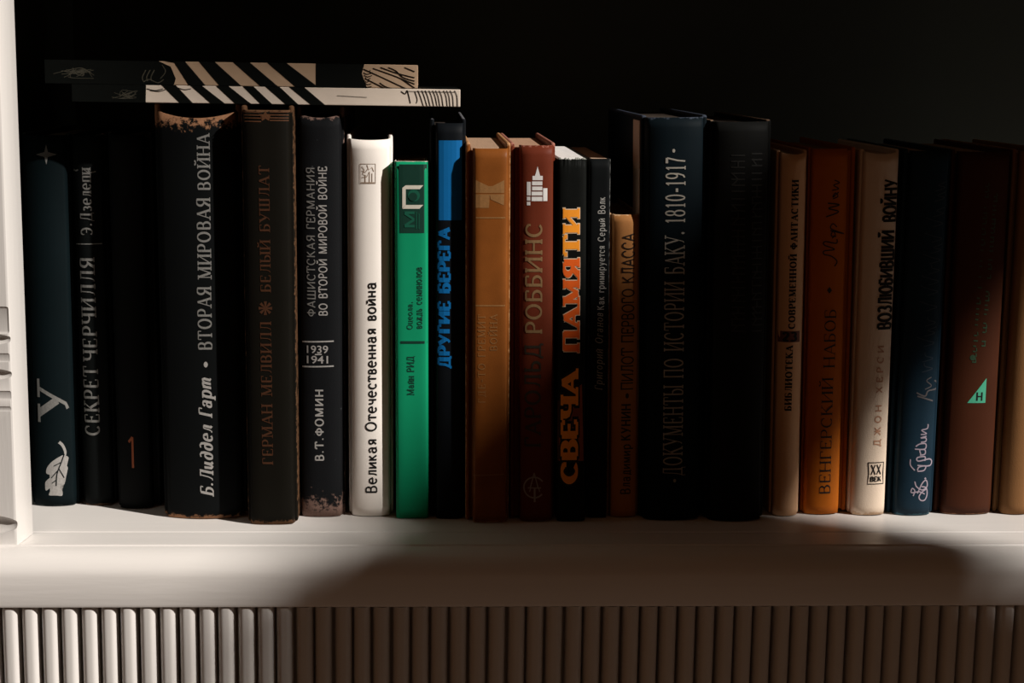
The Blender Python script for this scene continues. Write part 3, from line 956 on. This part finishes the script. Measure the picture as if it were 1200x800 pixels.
bk.text('monogram', 'М', GREEN_MID, 474, 486, 268, 246, k=.14, t=.14, sf=0, off=0.0003)
bk.lines('small_mark_lines', [([(488, 268), (488, 248)], 1.0), ([(491, 268), (491, 250)], 1.0)], GREEN_MID, 0.0003)
bk.text('title_lettering', 'Оцеола,', GREEN_INK, 477, 483.5, 386, 353, k=.14, t=.08, sf=.05, gap=.1)
bk.text('title_lettering', 'вождь семинолов', GREEN_INK, 486.5, 494.5, 385, 313, k=.14, t=.08, sf=.05, gap=.1)
bk.lines('spine_rule', [([(469.5, 401), (501.5, 401)], 3)], GREEN_INK)
bk.text('author_lettering', 'Майн РИД', GREEN_INK, 477.5, 485, 463, 417, k=.16, t=.09, sf=.05, gap=.1)

# 9 -- navy jacket with blue panel
m = cover_mat('navy glossy jacket', (0.006, 0.009, 0.013), 0.2175, 0.0195, rough=0.3, spec=0.5, weave=0.0, wear=(0.0007, 0, 0.0003), wear_col=(0.16, 0.16, 0.17))
BLUE = plain_mat('bright blue ink', (0.004, 0.125, 0.35), 0.5, 0.15, 0.05)
bk = Book('book', 'glossy navy book with a bright blue panel and heavy blue lettering', 504, 546, 140, 504, 545.5, 609, spine=m, b=0.0016, n=3, dip=0.0022, page=(0.04, 0.03, 0.025), page_drop=0.006, gl=0.003)
bk.poly('blue_panel', [[(514, 164.5), (541.5, 164.5), (541.5, 258), (514, 258)]], BLUE)
bk.text('title_lettering', 'ДРУГИЕ', BLUE, 514, 527, 431, 353, k=.30, t=.19, sf=0, gap=.09)
bk.text('title_lettering', 'БЕРЕГА', BLUE, 514, 527, 343, 267, k=.30, t=.19, sf=0, gap=.09)

# 10 -- orange brown book
m = cover_mat('orange brown leathercloth', (0.19, 0.058, 0.010), 0.205, 0.0235, rough=0.45, spec=0.35, wear=(0.0025, 0.002, 0.0009), wear_col=(0.46, 0.24, 0.11), var=0.3)
TAN = plain_mat('worn gilt', (0.24, 0.115, 0.038), 0.5, 0.3, 0.3, 700)
bk = Book('book', 'orange-brown worn book with a broad stamped tan emblem and fine cross rules', 547, 598, 168, 545.5, 597, 613.5, spine=m, b=0.0014, n=6, gl=0.0036, gr=0.001, dip=0.003, page=(0.40, 0.26, 0.17), page_drop=0.003, jd=0.0045)
bk.poly('emblem', [[(555.5, 210), (572.5, 218), (572.5, 226), (555.5, 226)], [(572.5, 218), (577, 218), (591, 211), (591, 226), (572.5, 226)], [(555.5, 227.5), (574, 227.5), (573, 243.5), (555.5, 243.5)], [(574, 227.5), (591, 227.5), (590.5, 240.5), (575, 233.5)]], TAN)
for q in ([(554, 255), (596, 255)], [(555, 358), (595, 358)], [(555, 557), (594, 555.5)]):
    bk.lines('spine_rule', [(q, 1.4)], TAN)
bk.text('title_lettering', 'ГДЕ-ТО ГРЕМИТ', TAN, 560.5, 568.5, 472, 368, k=.10, t=.05, sf=.07, gap=.2)
bk.text('title_lettering', 'ВОЙНА', TAN, 574.5, 582.5, 411, 368, k=.10, t=.05, sf=.07, gap=.2)

# 11 -- dark red book with the white tower
m = cover_mat('dark red cloth', (0.12, 0.023, 0.010), 0.206, 0.0235, wear=(0.005, 0.001, 0.0), wear_col=(0.36, 0.15, 0.11), var=0.2, rough=0.5)
WHITE_INK = plain_mat('white ink', (0.66, 0.64, 0.62), 0.5)
bk = Book('book', 'dark red book with a white tower emblem above dull gold lettering', 599, 651, 168.5, 598, 650, 612, spine=m, b=0.0022, n=3, gl=0.0048, gr=0.0008, dip=0.0012, page=(0.42, 0.25, 0.16), page_drop=0.003, jd=0.0045)
bk.poly('tower_emblem', [[(630, 195), (633, 206), (627, 206)], [(624, 206), (636, 206), (636, 211), (624, 211)], [(623.5, 212.5), (635.5, 212.5), (635.5, 217), (623.5, 217)], [(623.5, 218.5), (635.5, 218.5), (635.5, 223), (623.5, 223)],
                         [(623, 224.5), (635.5, 224.5), (635.5, 229), (623, 229)], [(623, 230.5), (635.5, 230.5), (635.5, 235.5), (623, 235.5)], [(617.5, 213), (622, 213), (622, 229), (617.5, 229)], [(617.5, 230.5), (621.5, 230.5), (621.5, 235), (617.5, 235)],
                         [(617.5, 236.5), (621.5, 236.5), (621.5, 240.5), (617.5, 240.5)], [(636.5, 220.5), (641.5, 220.5), (641.5, 235.5), (636.5, 235.5)]], WHITE_INK, label='white tower of blocks')
OLD_GOLD = plain_mat('old gold', (0.20, 0.115, 0.05), 0.5, 0.3, 0.3, 700)
bk.text('author_lettering', 'РОББИНС', OLD_GOLD, 616.5, 634.5, 391, 261, k=.15, t=.11, sf=.04, gap=.1)
DARK_STAMP = plain_mat('dark stamp', (0.03, 0.022, 0.014), 0.5)
bk.text('author_lettering', 'ГАРОЛЬД', DARK_STAMP, 615.5, 633, 524, 402, k=.15, t=.11, sf=.04, gap=.1)
GREY_INK = plain_mat('grey foil', (0.30, 0.29, 0.26), 0.5)
bk.lines('round_emblem', [(circle(626, 571, 12, 40, 325), 1.7), ([(626, 554), (621.5, 571)], 1.3), ([(626, 554), (630.5, 571)], 1.3), ([(618.5, 571.5), (634, 571.5)], 1.3), ([(626.5, 571), (626.5, 588)], 2.2), ([(622, 571.5), (620.5, 576)], 1.2), ([(631, 571.5), (632.5, 576)], 1.2)], GREY_INK)

# 12 -- black paperback with orange lettering
m = cover_mat('black creased paper', (0.0115, 0.013, 0.0115), 0.1975, 0.0165, rough=0.4, spec=0.35, wear=(0.0006, 0, 0.0004), wear_col=(0.25, 0.25, 0.22), var=0.4, weave=0.0)
OR1 = plain_mat('orange ink', (1.0, 0.33, 0.025), 0.45, 0.3, 0.1, 200)
OR2 = plain_mat('red orange ink', (0.85, 0.13, 0.015), 0.45, 0.3, 0.1, 200)
CREAM_O = plain_mat('cream outline ink', (0.72, 0.55, 0.38), 0.5)
RED_DARK = plain_mat('dark red glow print', (0.24, 0.05, 0.012), 0.5, 0.3, 0.4, 120)
bk = Book('paperback_book', 'black paperback with big orange capitals down its spine and white torn page tops', 651, 690.5, 187, 652.5, 686, 612, depth=0.130, tb=0.0008, gl=0.0002, gr=0.0002, b=0.0010, n=4, jd=0.001, dip=0.0, tear=0.0009, page=(0.78, 0.75, 0.72), page_drop=-0.0004, spine=m, ears=False)
SLAB = dict(k=.27, t=.15, sf=.05, gap=.13)
for body, y0, y1, mm_ in (('ПАМЯ', 411, 304, OR2), ('ТИ', 299, 246, OR1)):
    bk.text('title_outline', body, CREAM_O, 661, 678, y0, y1, off=0.00016, grow=.035, **SLAB)
    bk.text('title_lettering', body, mm_, 661, 678, y0, y1, off=0.0003, **SLAB)
bk.text('title_outline', 'СВЕЧА', BLACK_INK, 658.5, 676, 565, 435, off=0.00018, grow=.10, k=.27, t=.17, sf=.05, gap=.06)
bk.text('title_lettering', 'СВЕЧА', OR1, 658.5, 676, 565, 435, off=0.0003, k=.27, t=.17, sf=.05, gap=.06)
bk.poly('red_print', [[(653.5, 470), (682, 450), (684, 540), (653.5, 540)]], RED_DARK, 0.00008)

# 13 -- slim black paperback
m = cover_mat('black coated paper', (0.008, 0.010, 0.011), 0.197, 0.011, rough=0.35, spec=0.4, weave=0.0, wear=(0, 0, 0.0005), wear_col=(0.22, 0.22, 0.21))
GREY_T = plain_mat('pale grey ink', (0.34, 0.33, 0.31), 0.5)
bk = Book('paperback_book', 'slimmest black paperback with tiny grey lettering, left of the short tan pocket book', 691.5, 715.5, 186.5, 687.5, 711.5, 607.5, depth=0.130, tb=0.0008, gl=0.0002, gr=0.0002, b=0.0005, n=6, jd=0.0006, dip=0.0, page=(0.55, 0.38, 0.26), page_drop=0.0002, spine=m)
bk.text('title_lettering', 'Как гримируется Серый Волк', GREY_T, 700.5, 708.5, 363, 231, k=.14, t=.11, sf=0, gap=.15)
bk.text('author_lettering', 'Григорий Оганов', GREY_T, 697.5, 706, 457, 367, k=.10, t=.06, sf=.05, gap=.2, slant=.2)

# 14 -- small tan pocket book
m = cover_mat('tan paper', (0.40, 0.175, 0.058), 0.168, 0.017, rough=0.5, wear=(0.002, 0, 0.0008), wear_col=(0.66, 0.42, 0.24), weave=0.05)
BROWN_INK = plain_mat('dark brown ink', (0.02, 0.012, 0.008), 0.5)
bk = Book('book', 'short tan pocket book with dark brown lettering, lowest top edge in the row', 716, 752.5, 251, 712, 749.5, 607, depth=0.105, tb=0.0015, spine=m, b=0.0025, n=2.4, dip=0.0006, page=(0.4, 0.25, 0.14))
bk.text('title_lettering', 'ПИЛОТ ПЕРВОГО КЛАССА', BROWN_INK, 729, 743, 457, 273, k=.12, t=.12, sf=0, gap=.03)
bk.text('bullet', '•', BROWN_INK, 728, 740, 469, 458)
bk.text('author_lettering', 'Владимир', BROWN_INK, 727.5, 738.5, 579, 520, k=.15, t=.12, sf=0, gap=.12)
bk.text('author_lettering', 'КУНИН', BROWN_INK, 728, 739, 516, 473, k=.2, t=.16, sf=0, gap=.12)

# 15 -- large dark blue book
m = cover_mat('dark blue cloth', (0.0075, 0.016, 0.022), 0.2205, 0.035, wear=(0.003, 0.0, 0.0), wear_col=(0.045, 0.055, 0.075), specks=0.1)
PALE = plain_mat('pale outline foil', (0.31, 0.285, 0.245), 0.5, 0.3, 0.3, 900)
bk = Book('book', 'large dark blue book with tall pale serif lettering ending in the years 1810-1917', 755, 831, 136.5, 750.5, 826, 611, depth=0.165, tb=0.003, spine=m, b=0.0042, n=2.4, dip=0.001, gl=0.0016, gr=0.002, jd=0.005, page=(0.06, 0.045, 0.035))
bk.text('title_lettering', 'ДОКУМЕНТЫ ПО ИСТОРИИ БАКУ. 1810-1917', PALE, 779, 801, 557, 184, k=.13, t=.06, sf=.09, gap=.13)
bk.text('bullet', '◦', PALE, 783, 797, 568, 557.5)
bk.text('bullet', '◦', PALE, 782, 796, 182, 171)
bm = bmesh.new()
add_box(bm, -bk.W / 2 - 0.0006, -bk.W / 2 + 0.0001, 0.008, 0.034, 0.06, bk.h - 0.003, 0.0002, 1)  # tan strip along the near part of the cover's left side
o = from_bm('tan_strip', bm, plain_mat('tan strip', (0.5, 0.36, 0.26), 0.7), bk.o)
o['label'] = 'tan strip on the side of the cover'

# 16 -- large grey-black book
m = cover_mat('grey black cloth', (0.017, 0.0175, 0.0165), 0.219, 0.034, wear=(0.0018, 0, 0.0), wear_col=(0.20, 0.125, 0.08), var=0.1)
BLIND = plain_mat('blind stamp', (0.011, 0.011, 0.0095), 0.6)
bk = Book('book', 'large plain grey-black book with a rubbed top corner, right of the tall blue one', 832, 911, 142, 827, 898, 612, depth=0.165, tb=0.003, spine=m, b=0.0042, n=2.2, dip=0.0008, gl=0.0016, gr=0.0016, jd=0.005, page=(0.06, 0.045, 0.035))
rnd = random.Random(4)
for nm, x0_, x1_ in (('blind_stamped_line', 857, 873), ('blind_stamped_line', 881, 894)):
    st = []
    y = 388
    while y > 178:
        st.append(([(x0_, y), (x1_, y)], 1.6))
        if rnd.random() < .6:
            st.append(([(rnd.choice((x0_ + 1, (x0_ + x1_) / 2)), y), (rnd.choice((x0_ + 1, (x0_ + x1_) / 2)), y - 7)], 1.6))
        y -= rnd.choice((7, 7, 9))
    bk.lines(nm, st, BLIND)

# 17 -- tan library volume 23
m = cover_mat('sand cloth', (0.70, 0.43, 0.25), 0.203, 0.017, rough=0.6, wear=(0.001, 0, 0.0), wear_col=(0.7, 0.45, 0.28), weave=0.3, var=0.08)
bk = Book('book', 'narrow sand-coloured book with black slab lettering around a boxed 23', 913, 950, 177, 903.5, 939, 606, depth=0.130, spine=m, b=0.0034, n=2.0, dip=0.0012, sag=0.001)
BK = dict(k=.26, t=.10, sf=.06, gap=.18)
bk.text('series_lettering', 'СОВРЕМЕННОЙ', BLACK_INK, 925, 932.5, 385, 298, **BK)
bk.text('series_lettering', 'ФАНТАСТИКИ', BLACK_INK, 927.5, 935, 292, 211, **BK)
bk.poly('number_box', [[(912.5, 388), (938, 388), (938, 401), (912.5, 401)]], plain_mat('dark red ink', (0.13, 0.04, 0.025), 0.5))
bk.text_h('volume_number', '23', BLACK_INK, 917, 934, 389.5, 399.5, k=.26, t=.18, sf=0)
bk.text('series_lettering', 'БИБЛИОТЕКА', BLACK_INK, 920.5, 928, 481, 405, **BK)

# 18 -- orange book
m = cover_mat('orange cloth', (0.42, 0.11, 0.009), 0.205, 0.024, rough=0.5, weave=0.15, var=0.12)
bk = Book('book', 'orange book with dark serif lettering, lit at its foot beside the cream book', 952, 1006, 174, 940.5, 995, 604, depth=0.130, spine=m, b=0.003, n=2.4, gl=0.001, gr=0.0048, dip=0.0006, page=(0.3, 0.18, 0.1))
bk.text('title_lettering', 'ВЕНГЕРСКИЙ', BROWN_INK, 962, 974.5, 579, 442, k=.11, t=.05, sf=.07, gap=.08)
bk.text('title_lettering', 'НАБОБ', BROWN_INK, 966, 979, 431, 362, k=.11, t=.05, sf=.07, gap=.08)
bk.poly('diamond', [[(972, 336), (975, 340), (972, 344), (969, 340)]], BROWN_INK)
bk.lines('author_script', [(smooth([(978, 312), (981, 306), (974, 300), (966, 298), (966, 294), (978, 292), (966, 287), (967, 283), (980, 285), (981, 280)]), 1.5), (smooth([(975, 279), (979, 275), (976, 271), (974, 276), (980, 277)]), 1.3), (smooth([(973, 270), (990, 274), (974, 268), (976, 262), (981, 266)]), 1.4),
                           (smooth([(968, 254), (983, 248), (971, 244), (984, 240), (970, 238)]), 1.6), (smooth([(976, 233), (982, 230), (979, 226), (976, 231), (983, 225)]), 1.3), (smooth([(975, 223), (983, 221), (977, 217), (984, 214), (978, 211)]), 1.3)], BROWN_INK)

# 19 -- cream book
m = cover_mat('cream cloth', (0.68, 0.55, 0.43), 0.204, 0.021, rough=0.6, wear=(0.0, 0.004, 0.0), wear_col=(0.55, 0.38, 0.25), weave=0.35, var=0.08)
bk = Book('book', 'cream book with condensed black lettering and a boxed emblem at its foot', 1008, 1063, 176, 996.5, 1041, 605, depth=0.130, spine=m, b=0.003, n=2.2, dip=0.0012, sag=0.0012, gl=0.001, gr=0.001)
CON = dict(k=.27, t=.19, sf=0, gap=.07)
bk.text('title_lettering', 'ВОЗЛЮБИВШИЙ', BLACK_INK, 1031, 1047, 386, 270, **CON)
bk.text('title_lettering', 'ВОЙНУ', BLACK_INK, 1036, 1052.5, 260, 210, **CON)
FADED = plain_mat('faded red ink', (0.44, 0.22, 0.13), 0.6)
bk.text('author_lettering', 'ДЖОН ХЕРСИ', FADED, 1026.5, 1034, 523, 405, k=.15, t=.12, sf=0, gap=.45)
bk.lines('emblem_frame', [([(1017.5, 542), (1036.5, 542), (1035.5, 555), (1036, 567), (1016.5, 567), (1018, 555), (1017.5, 542)], 1.2)], BLACK_INK)
bk.text_h('emblem_lettering', 'ХХ', BLACK_INK, 1020, 1033, 544.5, 556, k=.17, t=.13, sf=0, gap=.05)
bk.text_h('emblem_lettering', 'ВЕК', BLACK_INK, 1019.5, 1033, 558.5, 564, k=.26, t=.16, sf=0, gap=.1)

# 20 -- navy book with script
m = cover_mat('navy cloth', (0.008, 0.022, 0.036), 0.2045, 0.024, rough=0.5, wear=(0.001, 0.0022, 0), wear_col=(0.04, 0.10, 0.13), weave=0.15)
LILAC = plain_mat('lilac ink', (0.30, 0.25, 0.30), 0.5)
LILAC_DIM = plain_mat('dim lilac ink', (0.09, 0.085, 0.09), 0.5)
bk = Book('book', 'navy book with lilac handwritten script running up its spine', 1066, 1118, 175.5, 1042.5, 1097, 605, depth=0.130, spine=m, b=0.003, n=2.4, gl=0.0028, gr=0.002)
S = smooth
bk.lines('author_script', [(S([(1070, 581), (1072, 575), (1069, 572), (1068, 577), (1077, 576), (1084, 579)]), 1.3), (S([(1080, 570), (1086, 572), (1087, 580), (1084, 586), (1079, 586), (1077, 582), (1080, 577), (1086, 573)]), 1.4), (S([(1075, 578), (1081, 566), (1086, 563), (1087, 570), (1081, 574), (1074, 570), (1072, 564)]), 1.4),
                           ([(1084, 561.5), (1085.5, 560)], 2.0), (S([(1072, 551), (1067, 545), (1067, 538)]), 1.4), (S([(1075, 552), (1083, 551), (1085, 546), (1077, 547), (1075, 551)]), 1.5), (S([(1075, 545), (1090, 546), (1093, 541), (1089, 538), (1076, 540), (1075, 536), (1084, 535), (1084, 540)]), 1.5),
                           (S([(1078, 533), (1084, 532), (1084, 527), (1078, 527), (1079, 532)]), 1.4), (S([(1072, 526), (1084, 526), (1085, 520), (1078, 520), (1073, 523)]), 1.4), (S([(1079, 518), (1085, 517), (1085, 513), (1079, 513), (1086, 511)]), 1.4), (S([(1079, 509), (1086, 508), (1080, 504), (1087, 502), (1088, 497)]), 1.3)], LILAC)
bk.lines('title_script', [(S([(1075, 464), (1082, 466), (1094, 470)]), 1.8), (S([(1074, 460), (1084, 464), (1088, 458), (1098, 456), (1101, 450), (1096, 446)]), 1.8), (S([(1084, 456), (1092, 452), (1086, 446), (1092, 442)]), 1.3)], LILAC_DIM)
rnd = random.Random(7)
paths = []
y = 436
while y > 216:
    xx = 1080 + (436 - y) * 0.075
    paths.append((S([(xx, y), (xx + 13, y - 4), (xx + 4, y - 7), (xx + rnd.choice((-8, 3, 15)), y - 11)]), 1.1))
    y -= rnd.choice((12, 13, 18))
bk.lines('faint_script', paths, plain_mat('faded navy ink', (0.022, 0.035, 0.05), 0.5))

# 21 -- dark brown book with green triangle
m = cover_mat('dark red brown cloth', (0.05, 0.0145, 0.006), 0.2045, 0.033, rough=0.5, wear=(0.0008, 0.0012, 0.0), wear_col=(0.3, 0.15, 0.08), weave=0.15)
GTRI = plain_mat('sea green ink', (0.06, 0.36, 0.22), 0.5)
GFAINT = plain_mat('faint green ink', (0.025, 0.06, 0.03), 0.5)
bk = Book('book', 'dark red-brown book with a small sea-green triangle on its spine', 1120, 1191, 176.5, 1098.5, 1166.5, 604, depth=0.135, spine=m, b=0.0034, n=2.2, gl=0.0028, gr=0.001)
bk.poly('triangle_mark', [[(1133.5, 472), (1155, 472), (1156.5, 443)]], GTRI)
bk.text_h('triangle_letter', 'Н', BLACK_INK, 1143.5, 1151.5, 459.5, 469.5, k=.2, t=.16, sf=0)
rnd = random.Random(9)
for (xa_, ya_, xb_, yb_) in ((1139, 424, 1155, 212), (1150, 405, 1165, 225)):
    st = []
    n_ = 34
    for i in range(n_):
        f = i / n_
        if rnd.random() < .14:
            continue
        x_, y_ = xa_ + (xb_ - xa_) * f, ya_ + (yb_ - ya_) * f
        st.append(([(x_, y_), (x_ + rnd.choice((3.5, 5)), y_ + .3)], 1.5))
        if rnd.random() < .5:
            st.append(([(x_ + 4.5, y_), (x_ + 4.2, y_ - 4)], 1.1))
    bk.lines('faint_lettering', st, GFAINT)
bk.poly('faint_mark', [circle(1140, 419, 3.4)[:-1]], GFAINT)

# 22 -- tan book cut by the frame
m = cover_mat('tan cloth', (0.19, 0.09, 0.034), 0.205, 0.022, rough=0.6, wear=(0.001, 0.0, 0.0), wear_col=(0.4, 0.22, 0.1), weave=0.35)
bk = Book('book', 'tan cloth book at the right end of the row', 1192, 1240, 176, 1168, 1213, 604, depth=0.130, spine=m, b=0.0034, n=2.2, gl=0.003)

# ------------------------------------------------------------------ two magazines-thin books lying on top, spines out
GROUP2 = 'thin books lying flat on top of the row'
TANP = plain_mat('tan printed card', (0.46, 0.32, 0.21), 0.55, 0.25, 0.12, 60)
CREAMP = plain_mat('cream printed card', (0.70, 0.60, 0.50), 0.55, 0.25, 0.10, 60)
BLACKP = plain_mat('black print', (0.0035, 0.0042, 0.0036), 0.6, 0.06)
SCRIB = plain_mat('grey brush print', (0.05, 0.045, 0.032), 0.6, 0.2, 0.4, 500)


def flat_book(label, px0, px1, z0, z1, yf, depth, mat, blacks, strokes, scrib, side):
    x0, x1 = at_y(px0, 100, yf).x, at_y(px1, 100, yf).x
    root = empty('thin_book', ((x0 + x1) / 2, yf, z0), label, 'book', GROUP2)
    cx = (x0 + x1) / 2
    hw = (x1 - x0) / 2
    th = z1 - z0
    tc_ = 0.0006
    # wrap-around cover: spine and the two flat covers
    bm = bmesh.new()
    add_box(bm, -hw, hw, 0.0, tc_, 0.0, th, 0.0003, 2)
    from_bm('spine', bm, mat, root)
    for a in (0.0, th - tc_):
        bm = bmesh.new()
        add_box(bm, -hw, hw, tc_, depth, a, a + tc_, 0.0002, 1)
        from_bm('cover', bm, BLACKP, root)
    bm = bmesh.new()
    add_box(bm, -hw + 0.0004, hw - 0.0004, tc_, depth - 0.001, tc_, th - tc_)
    from_bm('page_block', bm, page_mat('page edges', side), root)

    def put(name, polys, mt, off):
        bm_ = bmesh.new()
        for i, pl in enumerate(polys):
            vs = []
            for p in pl:
                q = at_y(p[0], p[1], yf)
                vs.append(bm_.verts.new((max(-hw, min(hw, q.x - cx)), -off - i * 4e-7, max(0.0, min(th, q.z - z0)))))
            try:
                bm_.faces.new(vs)
            except ValueError:
                pass
        bmesh.ops.triangulate(bm_, faces=[f for f in bm_.faces if len(f.verts) > 4])
        for f in bm_.faces:
            f.normal_update()
        bmesh.ops.reverse_faces(bm_, faces=[f for f in bm_.faces if f.normal.y > 0])
        me_ = bpy.data.meshes.new(name)
        bm_.to_mesh(me_)
        bm_.free()
        link(name, me_, mt, root)

    put('black_print', blacks, BLACKP, 0.0001)
    cut = (px0 + px1) / 2 - 90 if side[0] < 0.6 else (px0 + px1) / 2
    groups = [('brush_strokes', [q for q in strokes if q[0][0][0] < cut], BLACKP), ('brush_strokes', [q for q in strokes if q[0][0][0] >= cut], BLACKP)]
    groups += [('faint_scribble', [q for q in scrib if q[0][0][0] < 125 or px0 > 60], SCRIB), ('faint_scribble', [q for q in scrib if q[0][0][0] >= 125 and px0 < 60], SCRIB)]
    for nm, grp, mt in groups:
        quads = []
        for p, w in grp:
            out = []
            stroke_quads(out, p, [w] * len(p))
            quads += out[0]
        if quads:
            put(nm, quads, mt, 0.00018)


YS = 0.0005
zs0, zs1 = 0.2240, 0.2330
zs2 = 0.2453
# lower one: black end, slanted stripes, plain cream, hatch at the right end
lb = [[(80, 90), (171, 90), (171, 130), (80, 130)]]
for a, b, c, d in ((192, 209, 222, 206), (226, 240, 259, 242), (256, 271, 290, 271), (287, 300, 315, 301), (314, 331, 345, 330), (342, 360, 376, 359)):
    k = (d - a) / 20.0
    lb.append([(a - 4 * k, 97), (b - 4 * k, 97), (c + 6 * k, 127), (d + 6 * k, 127)])
rnd = random.Random(3)
ls = [(smooth([(470, 107), (475, 110), (477, 106), (479, 112), (481, 121)], 5), 1.1), (smooth([(486, 107), (489, 116), (488, 121)], 4), 0.9)]
for i in range(11):
    x = 490 + i * 4.2 + rnd.uniform(-.6, .6)
    ls.append((smooth([(x, 106), (x + 3, 113), (x + 7 - i * .35, 126)], 4), 0.9))
ls.append((smooth([(478, 107), (500, 107.5), (534, 108)], 4), 0.5))
ls.append(([(395, 112), (430, 114)], 0.5))
lsc = [(smooth([(130 + rnd.uniform(0, 25), 105 + rnd.uniform(0, 12)), (140 + rnd.uniform(0, 20), 105 + rnd.uniform(0, 12)), (150 + rnd.uniform(0, 10), 104 + rnd.uniform(0, 12))], 3), 0.5) for i in range(14)]
ls += [(smooth([(172, 104), (182, 106), (191, 104)], 4), 0.9), (smooth([(176, 106), (186, 107), (194, 105)], 4), 0.8), (smooth([(209, 103), (216, 105), (224, 104)], 4), 0.8)]
flat_book('thin cream-spined book with slanted black stripes lying directly on the upright books', 84, 539.5, zs0, zs1, YS, 0.14, CREAMP, lb, ls, lsc, (0.62, 0.42, 0.26))
# upper one: shorter to the right, black bars
ub = [[(50, 60), (186, 60), (200, 78), (206, 92), (204, 105), (50, 105)], [(192, 60), (206, 60), (206, 74), (194, 72)]]
for a, b, c, d in ((206, 220, 236, 216), (236, 255, 278, 252), (276, 296, 321, 300), (316, 339, 368, 341)):
    ub.append([(a - 3, 71), (b - 3, 71), (c + 5, 103), (d + 5, 103)])
ub.append([(370, 65), (427, 65), (424, 86), (430, 107), (370, 107)])
us = []
for p in ([(426, 81), (444, 89), (459, 96), (477, 104.5)], [(437, 80), (461, 88.5), (472, 93), (486, 98.5)], [(455, 79), (464, 83), (472, 90.5), (486, 95)], [(445, 97), (453, 102), (466, 105)],
          [(474, 79), (486, 84)], [(428, 92), (444, 100), (452, 104)], [(446, 79), (466, 86), (486, 91)], [(470, 92), (480, 99), (486, 103)]):
    us.append((smooth(p, 4), 1.2))
for i in range(7):
    us.append((smooth([(424 + rnd.uniform(0, 4), 82 + i * 3), (428 + rnd.uniform(0, 5), 84 + i * 3), (431 + rnd.uniform(0, 8), 82 + i * 3.2)], 3), 0.9))
usc = [(smooth([(62 + rnd.uniform(0, 30), 79 + rnd.uniform(0, 12)), (80 + rnd.uniform(0, 20), 79 + rnd.uniform(0, 12)), (96 + rnd.uniform(0, 16), 80 + rnd.uniform(0, 12))], 4), 0.6) for i in range(16)]
for x in (167, 172, 177):
    usc.append((smooth([(x + 4, 82), (x, 90), (x + 1, 95)], 4), 1.2))
usc += [(smooth([(168, 96), (175, 93), (185, 97), (192, 93)], 4), 1.1), (smooth([(190, 76), (194, 84), (188, 92)], 4), 1.0)]
flat_book('thin tan-spined book with black bars lying on the cream striped book', 53, 489.5, zs1 + 0.0002, zs2, YS, 0.14, TANP, ub, us, usc, (0.5, 0.3, 0.17))
